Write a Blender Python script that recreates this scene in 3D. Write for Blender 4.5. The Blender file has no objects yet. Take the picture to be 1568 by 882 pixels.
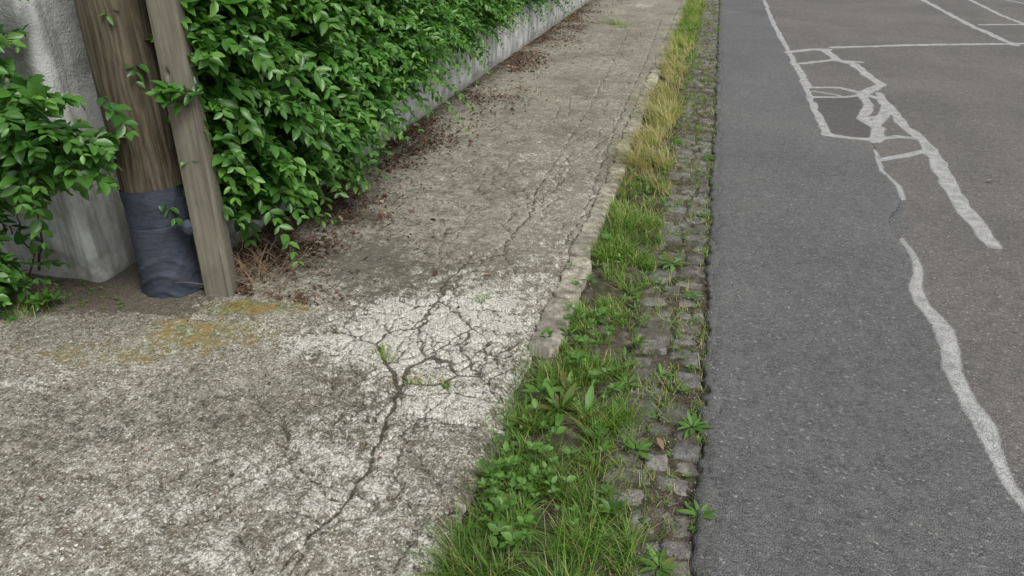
import bpy, math, numpy as np
from mathutils import Vector
rng=np.random.default_rng(7)
scene=bpy.context.scene
# ---------------------------------------------------------------- survey of ground marks
CH=1.55; PIT=math.radians(27.2); YAW=math.radians(14.3); F=1132.0
cp,sp,cy,sy=math.cos(PIT),math.sin(PIT),math.cos(YAW),math.sin(YAW)
def P(u,v,z=0.0):
    q=v-441; d=F*sp+q*cp; t=(CH-z)/d; l=(u-784)*t; f=(F*cp-q*sp)*t
    return (l*cy-f*sy, l*sy+f*cy)
# ---------------------------------------------------------------- numpy noise
def _h(ix,iy,s):
    n=(ix.astype(np.int64)*374761393+iy.astype(np.int64)*668265263+s*1442695041)&0xFFFFFFFF
    n=((n^(n>>13))*1274126177)&0xFFFFFFFF
    n=n^(n>>16)
    return (n&0xFFFF)/65535.0
def vn(x,y,s=0):
    x=np.asarray(x,float); y=np.asarray(y,float)
    ix=np.floor(x); iy=np.floor(y); fx=x-ix; fy=y-iy
    fx=fx*fx*(3-2*fx); fy=fy*fy*(3-2*fy)
    a=_h(ix,iy,s); b=_h(ix+1,iy,s); c=_h(ix,iy+1,s); d=_h(ix+1,iy+1,s)
    return (a*(1-fx)+b*fx)*(1-fy)+(c*(1-fx)+d*fx)*fy
def fbm(x,y,s=0,o=4):
    r=0; a=.5; t=0
    for i in range(o):
        r=r+a*vn(x*2**i+i*7.3,y*2**i-i*3.1,s+i); t+=a; a*=.5
    return r/t
def sstep(a,b,x):
    t=np.clip((x-a)/(b-a),0,1); return t*t*(3-2*t)
# ---------------------------------------------------------------- mesh builder
def mk(name,verts,faces,attrs=None,mat=None,smooth=False,parent=None):
    me=bpy.data.meshes.new(name)
    verts=np.asarray(verts,np.float32)
    faces=[np.asarray(f,np.int32) for f in faces if len(f)]
    me.vertices.add(len(verts)); me.vertices.foreach_set('co',verts.ravel())
    li=np.concatenate([f.ravel() for f in faces])
    tot=np.concatenate([np.full(len(f),f.shape[1],np.int32) for f in faces])
    st=np.concatenate([[0],np.cumsum(tot)[:-1]]).astype(np.int32)
    me.loops.add(len(li)); me.loops.foreach_set('vertex_index',li)
    me.polygons.add(len(tot)); me.polygons.foreach_set('loop_start',st); me.polygons.foreach_set('loop_total',tot)
    if smooth: me.polygons.foreach_set('use_smooth',np.ones(len(tot),bool))
    me.update(calc_edges=True)
    for k,a in (attrs or {}).items():
        at=me.attributes.new(k,'FLOAT','POINT'); at.data.foreach_set('value',np.asarray(a,np.float32))
    me.validate()
    ob=bpy.data.objects.new(name,me); scene.collection.objects.link(ob)
    if mat: me.materials.append(mat)
    if parent: ob.parent=parent
    return ob
def empty(name):
    e=bpy.data.objects.new(name,None); scene.collection.objects.link(e); e.empty_display_size=.1
    return e
def gridfaces(ny,nx):
    i=np.arange(ny-1)[:,None]*nx+np.arange(nx-1)[None,:]
    return np.stack([i,i+1,i+nx+1,i+nx],-1).reshape(-1,4)
# ---------------------------------------------------------------- material DSL
class M:
    def __init__(s,name,dim='3D'):
        s.m=bpy.data.materials.new(name); s.m.use_nodes=True; s.t=s.m.node_tree; s.t.nodes.clear(); s.dim=dim
        s.out=s.t.nodes.new('ShaderNodeOutputMaterial')
        s.co=s.t.nodes.new('ShaderNodeTexCoord').outputs['Object']
    def n(s,ty,ins=None,**pr):
        nd=s.t.nodes.new('ShaderNode'+ty)
        for k,v in pr.items(): setattr(nd,k,v)
        for k,v in (ins or {}).items():
            sk=nd.inputs[k]
            if isinstance(v,bpy.types.NodeSocket): s.t.links.new(v,sk)
            else: sk.default_value=v
        return nd
    def noise(s,sc,det=4,ro=.55,co=None,dist=0):
        return s.n('TexNoise',{'Vector':co or s.co,'Scale':sc,'Detail':det,'Roughness':ro,'Distortion':dist},noise_dimensions=s.dim).outputs['Fac']
    def vor(s,sc,co=None,feat='F1'):
        return s.n('TexVoronoi',{'Vector':co or s.co,'Scale':sc},feature=feat,voronoi_dimensions=s.dim)
    def warp(s,sc,amt,det=2.,co=None):
        w=s.n('TexNoise',{'Vector':co or s.co,'Scale':sc,'Detail':det},noise_dimensions=s.dim).outputs['Color']
        return s.n('VectorMath',{0:co or s.co,1:s.n('VectorMath',{0:w,'Scale':amt},operation='SCALE').outputs[0]},operation='ADD').outputs[0]
    def math(s,op,a,b=0.0,c=None):
        ins={0:a,1:b}
        if c is not None: ins[2]=c
        return s.n('Math',ins,operation=op).outputs[0]
    def mapr(s,v,a,b,c=0.,d=1.,smooth=True):
        return s.n('MapRange',{'Value':v,'From Min':a,'From Max':b,'To Min':c,'To Max':d},interpolation_type='SMOOTHSTEP' if smooth else 'LINEAR').outputs[0]
    def ramp(s,v,stops):
        nd=s.n('ValToRGB',{'Fac':v}); cr=nd.color_ramp
        while len(cr.elements)<len(stops): cr.elements.new(.5)
        for e,(p,c) in zip(cr.elements,stops): e.position=p; e.color=(*c,1)
        return nd.outputs[0]
    def mix(s,f,a,b,mode='MIX'):
        def c(x): return (*x,1) if isinstance(x,tuple) and len(x)==3 else x
        nd=s.n('Mix',data_type='RGBA',blend_type=mode)
        for k,v in ((0,f),(6,c(a)),(7,c(b))):
            if isinstance(v,bpy.types.NodeSocket): s.t.links.new(v,nd.inputs[k])
            else: nd.inputs[k].default_value=v
        return nd.outputs[2]
    def attr(s,n): return s.n('Attribute',attribute_name=n).outputs['Fac']
    def bump(s,h,dist=.01,st=1.):
        return s.n('Bump',{'Height':h,'Distance':dist,'Strength':st}).outputs[0]
    def scaled(s,x,y,z):
        return s.n('Mapping',{'Vector':s.co,'Scale':(x,y,z)}).outputs[0]
    def fin(s,col,rough=.9,nrm=None,spec=.3,trans=None):
        ins={'Base Color':col if isinstance(col,bpy.types.NodeSocket) else (*col,1),'Roughness':rough,'Specular IOR Level':spec}
        if nrm: ins['Normal']=nrm
        b=s.n('BsdfPrincipled',ins).outputs[0]
        if trans:
            tc=s.mix(1.0,col,trans[1],'MULTIPLY')
            tr=s.n('BsdfTranslucent',{'Color':tc}).outputs[0]
            b=s.n('MixShader',{0:trans[0],1:b,2:tr}).outputs[0]
        s.t.links.new(b,s.out.inputs[0]); return s.m
# ================================================================ MATERIALS
def mat_concrete():
    m=M('old_concrete','2D')
    wco=m.warp(45.,.014)
    nL=m.noise(1.4,3,.6); nM=m.noise(10,4,.7); nK=m.noise(34,3,.65); nF=m.noise(110,3,.65)
    v=m.vor(80,wco); v2=m.vor(165,wco)
    s1=m.n('SeparateColor',{0:v.outputs['Color']}); s2=m.n('SeparateColor',{0:v2.outputs['Color']})
    peb=[(0,(.055,.046,.037)),(.25,(.13,.109,.085)),(.5,(.23,.209,.172)),(.75,(.38,.366,.32)),(1,(.64,.63,.58))]
    c1=m.ramp(s1.outputs[0],peb); c2=m.ramp(s2.outputs[0],peb)
    mixn=m.math('ADD',m.math('MULTIPLY',nM,.36),m.math('ADD',m.math('MULTIPLY',nK,.36),m.math('MULTIPLY',nF,.28)))
    rough=m.attr('rough')
    base=m.ramp(mixn,[(.36,(.085,.079,.062)),(.47,(.18,.171,.14)),(.56,(.28,.269,.225)),(.66,(.40,.39,.34))])
    smooth_=m.ramp(mixn,[(.36,(.115,.106,.083)),(.50,(.205,.193,.155)),(.64,(.33,.317,.265))])
    base=m.mix(m.mapr(rough,.35,1.),smooth_,base)
    m1=m.math('MULTIPLY',m.mapr(v.outputs['Distance'],.45,.30),m.mapr(s1.outputs[1],.45,.5))
    m2=m.math('MULTIPLY',m.mapr(v2.outputs['Distance'],.5,.35),m.mapr(s2.outputs[1],.35,.4))
    ra=m.math('MULTIPLY_ADD',rough,.70,.10)
    c=m.mix(m.math('MULTIPLY',m2,ra),base,c2)
    c=m.mix(m.math('MULTIPLY',m1,ra),c,c1)
    c=m.mix(1.0,c,m.ramp(nL,[(.3,(.78,.77,.73)),(.5,(1.02,1.015,1.)),(.7,(1.22,1.21,1.18))]),'MULTIPLY')
    mm=m.math('MULTIPLY_ADD',mixn,3.0,-1.5)
    wm=m.mapr(m.math('ADD',m.attr('white'),mm),.34,.80)
    c=m.mix(m.math('MULTIPLY',wm,.85),c,m.mix(m.mapr(nF,.35,.62),(.33,.322,.272),(.66,.65,.60)))
    dk=m.mapr(m.math('ADD',m.attr('dark'),m.math('MULTIPLY',mm,-1.)),.3,.8)
    c=m.mix(m.math('MULTIPLY',dk,.62),c,(.065,.061,.048))
    ms=m.mapr(m.math('ADD',m.attr('moss'),m.math('MULTIPLY',mm,-.8)),.2,.7)
    c=m.mix(m.math('MULTIPLY',ms,.75),c,m.mix(m.mapr(nM,.42,.56),(.26,.185,.048),(.13,.145,.042)))
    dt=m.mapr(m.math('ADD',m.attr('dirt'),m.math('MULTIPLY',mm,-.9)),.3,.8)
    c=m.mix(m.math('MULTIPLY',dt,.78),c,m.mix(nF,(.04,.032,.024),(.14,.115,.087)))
    w2=m.warp(5.,.22,3.); ve=m.vor(6.5,w2,'DISTANCE_TO_EDGE').outputs['Distance']
    fine=m.math('MULTIPLY',m.mapr(ve,.0,.026,1,0),m.mapr(m.math('ADD',m.attr('craze'),m.math('MULTIPLY_ADD',nM,2.2,-1.1)),.25,.55))
    c=m.mix(m.math('MULTIPLY',fine,.62),c,(.07,.061,.046))
    ck=m.mapr(m.math('ADD',m.attr('crack'),m.math('MULTIPLY_ADD',nK,.008,-.0042)),-.0012,.0032,1,0)
    c=m.mix(m.math('MULTIPLY',ck,.86),c,(.043,.037,.026))
    st=m.math('MULTIPLY',m.math('ADD',m1,m.math('MULTIPLY',m2,.5)),m.math('MULTIPLY_ADD',rough,.6,.0))
    h=m.math('ADD',st,m.math('ADD',m.math('MULTIPLY',nF,1.),m.math('MULTIPLY',nK,1.4)))
    return m.fin(c,.93,m.bump(h,.006,.9),.2)
def mat_asphalt():
    m=M('asphalt','2D')
    nL=m.noise(.9,3,.6); nM=m.noise(14,4,.65); nF=m.noise(110,3,.7)
    v=m.vor(135); s1=m.n('SeparateColor',{0:v.outputs['Color']})
    v2=m.vor(280); r2=m.n('SeparateColor',{0:v2.outputs['Color']}).outputs[0]
    c=m.ramp(s1.outputs[0],[(0,(.041,.041,.043)),(.5,(.086,.087,.089)),(.85,(.136,.136,.138)),(.975,(.172,.172,.17)),(1,(.48,.46,.42))])
    c2=m.ramp(r2,[(0,(.04,.04,.043)),(.6,(.098,.099,.101)),(1,(.21,.21,.207))])
    c=m.mix(.5,c,c2)
    c=m.mix(1.,c,m.ramp(nL,[(.3,(.86,.86,.87)),(.7,(1.16,1.15,1.14))]),'MULTIPLY')
    c=m.mix(m.math('MULTIPLY',m.mapr(nM,.35,.75),.3),c,(.155,.155,.152))
    br=m.mapr(m.math('ADD',m.attr('brown'),m.math('MULTIPLY_ADD',nM,.6,-.3)),.3,.7)
    c=m.mix(m.math('MULTIPLY',br,.8),c,m.mix(1.,c,(1.12,1.05,.97),'MULTIPLY'))
    dp=m.mapr(m.math('ADD',m.attr('patch'),m.math('MULTIPLY_ADD',nM,.3,-.15)),.4,.6)
    c=m.mix(m.math('MULTIPLY',dp,.55),c,(.062,.058,.057))
    c=m.mix(m.math('MULTIPLY',m.mapr(m.math('ADD',m.attr('edge'),m.math('MULTIPLY_ADD',nM,.8,-.4)),.3,.9),.45),c,(.05,.048,.042))
    ck=m.mapr(m.math('ADD',m.attr('crack'),m.math('MULTIPLY_ADD',nF,.012,-.006)),-.002,.003,1,0)
    c=m.mix(m.math('MULTIPLY',ck,.85),c,(.022,.021,.02))
    sl=m.mapr(m.math('ADD',m.attr('seal'),m.math('MULTIPLY_ADD',nM,.035,m.math('MULTIPLY_ADD',nF,.04,-.0375))),-.003,.006,1,0)
    sc=m.mix(m.mapr(m.math('ADD',m.math('MULTIPLY',nF,.7),m.math('MULTIPLY',nM,.5)),.42,.75),(.19,.192,.196),(.44,.44,.435))
    c=m.mix(m.math('MULTIPLY',sl,.88),c,sc)
    st=m.math('SUBTRACT',1.,m.mapr(v.outputs['Distance'],0,.65,0,1))
    h=m.math('ADD',m.math('MULTIPLY',st,.55),m.math('ADD',m.math('MULTIPLY',nF,.6),m.math('MULTIPLY',sl,.4)))
    return m.fin(c,.78,m.bump(h,.004,.85),.35)
def mat_stone(name,a,b,c_,attr='rnd',sc=1.,grime=.6):
    m=M(name,'2D'); nM=m.noise(22*sc,4,.68); nF=m.noise(120*sc,3,.7)
    c=m.ramp(m.math('MULTIPLY_ADD',nM,.6,m.math('MULTIPLY',nF,.4)),[(.32,a),(.5,b),(.66,c_)])
    r=m.attr(attr); c=m.mix(1.,c,m.ramp(r,[(0,(.75,.75,.75)),(1,(1.2,1.18,1.14))]),'MULTIPLY')
    c=m.mix(m.mapr(m.noise(7,4,.65),.44,.62,0,grime),c,m.mix(nF,(.04,.036,.024),(.10,.09,.062)))
    return m.fin(c,.9,m.bump(m.math('ADD',nM,nF),.008,.9),.2)
def mat_leaf(name,stops,tr=.28,rough=.42,dryc=None,spec=.45,v=True):
    m=M(name); r=m.attr('rnd'); c=m.ramp(r,stops)
    if v: c=m.mix(m.math('MULTIPLY',m.noise(45,0),.3),c,m.mix(1.,c,(.55,.6,.5),'MULTIPLY'))
    if dryc: c=m.mix(m.attr('dry'),c,m.mix(r,dryc[0],dryc[1]))
    return m.fin(c,rough,None,spec,(tr,(1.9,2.1,.9)))
def mat_soil():
    m=M('soil','2D'); nM=m.noise(18,5,.7); nF=m.noise(120,3,.7)
    c=m.ramp(m.math('MULTIPLY_ADD',nM,.6,m.math('MULTIPLY',nF,.4)),[(.35,(.045,.038,.028)),(.52,(.115,.10,.075)),(.66,(.23,.21,.165))])
    c=m.mix(m.mapr(m.noise(6,4,.6),.5,.62,0,.55),c,m.mix(nF,(.03,.042,.014),(.07,.09,.03)))
    return m.fin(c,.95,m.bump(m.math('ADD',nM,nF),.015,1.),.1)
def mat_wall():
    m=M('weathered_render'); nM=m.noise(7,5,.65); nF=m.noise(90,3,.65)
    st=m.noise(1.,4,.6,m.scaled(14,14,1.2))
    c=m.ramp(nM,[(.3,(.34,.34,.325)),(.5,(.52,.53,.515)),(.7,(.65,.66,.64))])
    c=m.mix(m.mapr(st,.48,.66,0,.6),c,(.18,.185,.17))
    z=m.n('SeparateXYZ',{0:m.co}).outputs[2]
    low=m.mapr(m.math('ADD',z,m.math('MULTIPLY_ADD',nM,.3,-.15)),.0,.14,1,0)
    c=m.mix(m.math('MULTIPLY',low,.6),c,m.mix(nF,(.08,.082,.055),(.2,.195,.15)))
    return m.fin(c,.92,m.bump(m.math('ADD',m.math('MULTIPLY',nM,2.),nF),.006,.8),.2)
def mat_wood(name,a,b,c_,wk=.2,ck=.7,dist=9.):
    m=M(name)
    g=m.noise(70,5,.75,m.scaled(1,1,.05),.6); g2=m.noise(7,3,.6,m.scaled(1,1,.5),.8)
    wv=m.n('TexWave',{'Vector':m.scaled(1,1,.16),'Scale':13.,'Distortion':dist,'Detail':3.,'Detail Scale':1.2},bands_direction='X').outputs['Fac']
    f=m.math('ADD',m.math('MULTIPLY',g,.5),m.math('ADD',m.math('MULTIPLY',g2,.5-wk),m.math('MULTIPLY',wv,wk)))
    c=m.ramp(f,[(.3,a),(.48,b),(.68,c_)])
    chk=m.mapr(m.noise(45,2,.5,m.scaled(1,1,.03)),.62,.67)
    c=m.mix(m.math('MULTIPLY',chk,ck),c,(.03,.023,.017))
    c=m.mix(m.mapr(m.noise(4,3,.6),.48,.68,0,.5),c,m.mix(1.,c,(.72,.82,.66),'MULTIPLY'))
    return m.fin(c,.85,m.bump(m.math('SUBTRACT',f,m.math('MULTIPLY',chk,ck)),.005,.7),.15)
C=mat_concrete(); A=mat_asphalt(); SOIL=mat_soil(); WALL=mat_wall()
SETT=mat_stone('granite',(.075,.073,.067),(.155,.152,.142),(.27,.265,.25),grime=.65)
KERB=mat_stone('kerb_concrete',(.16,.147,.118),(.31,.292,.243),(.48,.46,.40),grime=.4)
HL=mat_leaf('hedge_leaf',[(0,(.012,.040,.011)),(.35,(.036,.112,.020)),(.7,(.078,.205,.033)),(1,(.16,.32,.058))],.28,.38,spec=.55)
GR=mat_leaf('grass_blade',[(0,(.045,.085,.017)),(.5,(.115,.215,.030)),(1,(.21,.33,.062))],.35,.5,((.27,.215,.11),(.54,.46,.27)),.3,False)
WD=mat_leaf('weed_leaf',[(0,(.04,.09,.02)),(.5,(.085,.185,.035)),(.88,(.13,.26,.05)),(1,(.13,.075,.035))],.28,.45,spec=.35)
LT=mat_leaf('dead_leaf',[(0,(.035,.025,.019)),(.45,(.095,.056,.037)),(.8,(.18,.108,.067)),(1,(.45,.36,.26))],.05,.8,spec=.15,v=False)
m=M('bark_twig'); TW=m.fin(m.mix(m.noise(60),(.035,.022,.014),(.11,.075,.045)),.85)
m=M('green_stem'); ST=m.fin(m.mix(m.noise(60,1),(.03,.05,.015),(.09,.10,.03)),.6)
m=M('hedge_dark_backing'); HC=m.fin(m.mix(m.noise(25,3,.7),(.006,.012,.005),(.025,.045,.015)),.95,None,.05)  # near-black backing: shade of the inner hedge put into the colour
# ================================================================ polylines
def wiggle_line(W,ws,jit,sub,wv=.35):
    pp=[];pw=[]
    for i in range(len(W)-1):
        a=np.array(W[i],float);b=np.array(W[i+1],float);L=np.linalg.norm(b-a);k=max(1,int(L/sub))
        for j in range(k):
            q=a+(b-a)*j/k
            if j: q=q+rng.normal(0,jit,2)
            pp.append(q);pw.append((ws[i]+(ws[i+1]-ws[i])*j/k)*(rng.uniform(1-wv,1+wv)))
    pp.append(np.array(W[-1],float));pw.append(ws[-1]); return pp,pw
def dist_lines(X,Y,lines,jit=.012,z=0,sub=.05,world=False,wv=.35):
    D=np.full(X.shape,9.0)
    for w,pts in lines:
        W=pts if world else [P(u,v,z) for u,v in pts]
        ws=w if isinstance(w,(list,tuple)) else [w]*len(W)
        pp,pw=wiggle_line(W,ws,jit,sub,wv)
        for i in range(len(pp)-1):
            a=pp[i];b=pp[i+1];ab=b-a
            lo=np.minimum(a,b)-.15;hi=np.maximum(a,b)+.15
            sel=np.where((X>lo[0])&(X<hi[0])&(Y>lo[1])&(Y<hi[1]))[0]
            if not len(sel): continue
            x=X[sel];y=Y[sel]
            t=np.clip(((x-a[0])*ab[0]+(y-a[1])*ab[1])/(ab@ab+1e-9),0,1)
            d=np.hypot(x-a[0]-t*ab[0],y-a[1]-t*ab[1])-.5*(pw[i]+(pw[i+1]-pw[i])*t)
            D[sel]=np.minimum(D[sel],d)
    return D
def blob(X,Y,u,v,ru,rv,z=0):
    c=np.array(P(u,v,z)); ax=np.array(P(u+ru,v,z))-c; ay=np.array(P(u,v-rv,z))-c
    Mx=np.linalg.inv(np.array([ax,ay]).T)
    dx=X-c[0];dy=Y-c[1]
    a=Mx[0,0]*dx+Mx[0,1]*dy; b=Mx[1,0]*dx+Mx[1,1]*dy
    return np.exp(-(a*a+b*b))
def axis(segs):
    out=[]
    for a,b,d in segs: out.append(np.arange(a,b,d))
    out.append(np.array([segs[-1][1]])); return np.concatenate(out)
def yaxis(a,b,k):
    ys=[a]
    while ys[-1]<b: ys.append(ys[-1]+k*max(1,ys[-1]/2))
    return np.array(ys)
# ================================================================ GROUND
mk('ground',[(-300,-300,-.12),(300,-300,-.12),(300,300,-.12),(-300,300,-.12)],[np.array([[0,1,2,3]])],mat=SOIL)
xs=np.concatenate([axis([(-9,-3.4,.15),(-3.4,-2.5,.02),(-2.5,-.53,.0065)])])
ys=np.concatenate([np.arange(-6,.9,.15),yaxis(.9,16,.006),np.arange(16.2,45,.3)])
X,Y=[a.ravel() for a in np.meshgrid(xs,ys)]
cracks=[
 ([.004,.006,.006,.008,.008,.010,.014],[(430,870),(470,820),(520,780),(560,725),(570,690),(590,650),(612,597)]),
 ([.014,.014,.011,.006,.004],[(612,597),(600,565),(575,525),(540,512),(500,505)]),
 (.003,[(500,505),(460,510),(420,500),(370,515)]),
 ([.013,.017,.015,.012,.007],[(612,597),(625,560),(660,545),(690,553),(700,572)]),
 (.010,[(700,572),(665,588),(625,584)]),
 ([.013,.010,.010,.013],[(575,525),(600,505),(640,500),(672,458)]),
 (.007,[(640,500),(652,545)]),(.007,[(672,458),(700,475),(722,500),(705,535),(735,575),(775,615)]),
 (.007,[(700,572),(735,575)]),(.006,[(705,535),(760,545),(800,520)]),(.005,[(655,480),(700,475),(745,470),(800,480)]),
 (.006,[(672,458),(680,430),(712,402),(770,388),(785,355),(812,330),(822,290),(842,262)]),
 (.004,[(785,355),(850,350),(880,335)]),(.004,[(770,388),(790,420),(840,430),(865,440)]),
 (.005,[(868,378),(898,312),(918,262),(940,200),(962,150),(990,90),(1012,30)]),
 (.003,[(812,330),(860,300),(898,312)]),(.003,[(842,262),(870,215),(900,170),(935,100),(960,50)]),
 (.003,[(680,350),(672,390),(690,420)]),(.003,[(570,690),(640,640),(720,650),(772,640)]),
 (.003,[(520,780),(450,700),(430,640),(380,600)]),(.003,[(640,640),(600,720),(640,800),(600,882)]),
 (.004,[(560,480),(600,505)]),(.004,[(600,565),(560,575),(520,560)]),(.005,[(612,597),(650,605),(700,600),(760,612)]),
 (.005,[(735,575),(745,540),(740,510),(722,500)]),(.005,[(652,545),(690,520),(722,500)]),(.005,[(760,612),(750,580),(790,560)]),
 (.003,[(440,880),(480,810),(560,790),(620,740)]),(.002,[(300,820),(360,740),(450,700)]),(.003,[(590,650),(545,620),(470,600)]),
]
cd=dist_lines(X,Y,cracks,.008,sub=.03)
rc_=[]
for i in range(120):
    y=2.3+10*rng.random()**1.4; x=rng.uniform(-1.35,-.60); a=rng.choice([1.57,0.1,3.0])+rng.normal(0,.45); pts=[(x,y)]
    for j in range(rng.integers(4,14)):
        a+=rng.normal(0,.5); x+=.055*math.cos(a); y+=.055*math.sin(a)*1.3; pts.append((x,y))
    rc_.append((rng.uniform(.001,.0048),pts))
for i in range(45):   # broken zone around the plates
    c=P(rng.normal(680,75),rng.normal(550,48)); x,y=c; a=rng.uniform(0,6.28); pts=[(x,y)]
    for j in range(rng.integers(3,8)):
        a+=rng.normal(0,.5); x+=.035*math.cos(a); y+=.035*math.sin(a); pts.append((x,y))
    rc_.append((rng.uniform(.001,.005),pts))
for i in range(34):
    y=rng.uniform(1.15,2.5); x=rng.uniform(-1.4,-.58); a=rng.uniform(0,6.28); pts=[(x,y)]
    for j in range(rng.integers(4,11)):
        a+=rng.normal(0,.5); x+=.045*math.cos(a); y+=.045*math.sin(a); pts.append((x,y))
    rc_.append((rng.uniform(.0,.003),pts))
cd=np.minimum(cd,dist_lines(X,Y,rc_,.006,sub=.03,world=True))
cd=np.where(X<-.54,cd,9.)
white=.70*blob(X,Y,670,545,125,66)+.5*blob(X,Y,700,480,120,30)+.55*blob(X,Y,545,530,110,26)+.5*blob(X,Y,700,625,110,28)+.32*blob(X,Y,720,440,150,60)+.3*blob(X,Y,600,480,140,26)
white+=.33*blob(X,Y,560,800,210,150)+.26*blob(X,Y,300,740,210,70)+.45*blob(X,Y,50,590,80,18)+.30*blob(X,Y,100,820,260,80)+.2*blob(X,Y,840,330,60,140)+.22*blob(X,Y,940,150,50,110)+.18*blob(X,Y,800,250,80,60)+.5*blob(X,Y,670,850,40,40)+.25*blob(X,Y,430,520,130,24)+.5*blob(X,Y,985,8,30,8)+.25*blob(X,Y,560,660,220,60)+.3*blob(X,Y,340,860,60,30)
white*=.6+.8*fbm(X*5,Y*5,131,3)
dark=.5*blob(X,Y,90,655,170,45)+.4*blob(X,Y,20,740,100,45)+.3*blob(X,Y,240,560,110,26)+.38*blob(X,Y,480,400,160,55)+.38*blob(X,Y,640,280,120,80)+.3*blob(X,Y,350,600,170,30)+.3*blob(X,Y,760,170,60,80)+.25*blob(X,Y,200,880,90,30)+.35*blob(X,Y,330,650,90,20)+.35*blob(X,Y,560,400,130,40)+.22*blob(X,Y,500,460,200,20)
dark*=.5+1.0*fbm(X*4,Y*4,133,3)
moss=.66*blob(X,Y,325,510,105,26)+.55*blob(X,Y,375,468,80,12)+.38*blob(X,Y,200,545,100,18)+.4*blob(X,Y,620,580,60,10)+.3*blob(X,Y,80,540,80,18)+.25*blob(X,Y,440,470,80,10)
moss*=.65+.8*fbm(X*9,Y*9,135,3)
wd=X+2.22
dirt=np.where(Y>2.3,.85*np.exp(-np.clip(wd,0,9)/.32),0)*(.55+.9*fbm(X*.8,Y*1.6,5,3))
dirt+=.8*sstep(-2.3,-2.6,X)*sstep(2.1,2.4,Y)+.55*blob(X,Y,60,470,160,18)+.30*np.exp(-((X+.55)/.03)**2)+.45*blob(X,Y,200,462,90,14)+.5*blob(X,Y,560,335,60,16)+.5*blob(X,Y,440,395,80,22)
rough=.35+.65*sstep(2.85,2.45,Y+.3*(fbm(X*2,Y*2,8,3)-.5))
craze=.48*np.exp(-((X+.85-.03*(Y-3))/.3)**2)*sstep(1.8,2.6,Y)+.6*blob(X,Y,690,540,160,95)+.28*blob(X,Y,600,720,220,110)
Z=.012*(fbm(X*1.5,Y*1.5,1,3)-.5)+.009*(fbm(X*14,Y*14,2,3)-.5)+.006*(fbm(X*70,Y*70,3,2)-.5)*(.4+.6*rough)
Z-=.011*np.exp(-(np.clip(cd,0,1)/.0065)**2)
Z+=.022*blob(X,Y,670,545,100,65)*(vn(X*9,Y*9,31)-.3)
Xd=X.copy(); e=sstep(-.68,-.53,X); Xd+=e*(.085*(fbm(Y*5,Y*0+3,4,4)-.5)); Z-=e**6*.03
ny,nx=len(ys),len(xs)
V=np.stack([Xd,Y,Z],-1).reshape(ny,nx,3)
sk=V[:,-1:,:].copy(); sk[...,2]=-.11
V=np.concatenate([V,sk],1).reshape(-1,3)
def ext(a): a=a.reshape(ny,nx); return np.concatenate([a,a[:,-1:]],1).ravel()
mk('concrete_sidewalk',V,[gridfaces(ny,nx+1)],dict(crack=ext(cd),white=ext(white),dark=ext(dark),moss=ext(moss),dirt=ext(dirt),rough=ext(rough),craze=ext(craze)),C,True)
# ---- asphalt road
RZ=-.03
xs=np.concatenate([axis([(.13,1.0,.012),(1.0,3.6,.016),(3.6,7.5,.04),(7.5,12,.25)])])
ys=np.concatenate([np.arange(-6,.9,.15),yaxis(.9,17,.012),np.arange(17.3,60,.4)])
X,Y=[a.ravel() for a in np.meshgrid(xs,ys)]
seals=[
 ([.06,.06,.06,.07,.055,.075],[(1170,0),(1186,40),(1206,76),(1226,112),(1240,150),(1266,206)]),
 (.08,[(1266,206),(1300,211),(1338,214)]),
 (.12,[(1206,80),(1240,76),(1268,76)]),(.09,[(1228,97),(1275,92),(1318,95)]),
 (.07,[(1240,134),(1285,134),(1318,142)]),(.06,[(1243,149),(1290,149),(1318,145)]),
 (.045,[(1246,140),(1285,146)]),(.05,[(1226,112),(1240,134)]),
 (.12,[(1275,73),(1400,69),(1480,68),(1620,66)]),(.09,[(1405,-5),(1480,36),(1556,70)]),
 (.07,[(1475,-5),(1530,22),(1600,50)]),(.10,[(1500,38),(1620,37)]),(.07,[(1520,-4),(1600,12)]),
 (.10,[(1262,76),(1282,92),(1308,98),(1332,118),(1350,130)]),
 (.10,[(1350,130),(1318,145),(1330,160),(1322,182),(1346,196),(1340,216)]),
 (.08,[(1318,142),(1350,152),(1356,172),(1342,190)]),(.05,[(1322,182),(1356,176)]),
 ([.075,.08,.085,.09,.095,.095,.09,.075],[(1345,142),(1362,162),(1382,190),(1412,214),(1432,242),(1452,282),(1482,328),(1522,378)]),
 (.065,[(1345,213),(1375,209),(1400,212)]),(.06,[(1350,245),(1385,239),(1412,232)]),
 (.028,[(1340,230),(1350,262),(1375,285),(1383,305)]),
 ([.02,.035,.05,.055,.085,.062,.075,.06,.05,.04],[(1380,365),(1402,398),(1402,440),(1412,466),(1445,505),(1458,565),(1482,615),(1518,680),(1545,742),(1600,810)]),
]
sd=dist_lines(X,Y,seals,.007,RZ,.11,wv=.25)
edgeline=[(.165+.02*math.sin(k*1.7)+.012*math.sin(k*4.1),1.0+.16*k) for k in range(95)]
rc=dist_lines(X,Y,[(.009,[(1383,305),(1368,325),(1364,345),(1382,370),(1398,400)]),(.008,[(1336,216),(1342,235),(1350,262)]),(.006,[(1400,440),(1412,466)]),
  (.006,[(1600,800),(1555,760),(1530,700),(1505,670)])],.008,RZ,.05)
rc=np.minimum(rc,dist_lines(X,Y,[(.004,edgeline)],.008,RZ,.05,world=True,wv=.9))
seam=np.array([P(u,v,RZ) for u,v in [(1170,0),(1206,76),(1266,206),(1340,230),(1383,305),(1402,440),(1458,565),(1518,680),(1600,810)]])
o=np.argsort(seam[:,1]); sx=np.interp(Y,seam[o,1],seam[o,0])
brown=.5+np.clip((X-sx)/.2,-.5,.5)
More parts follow.
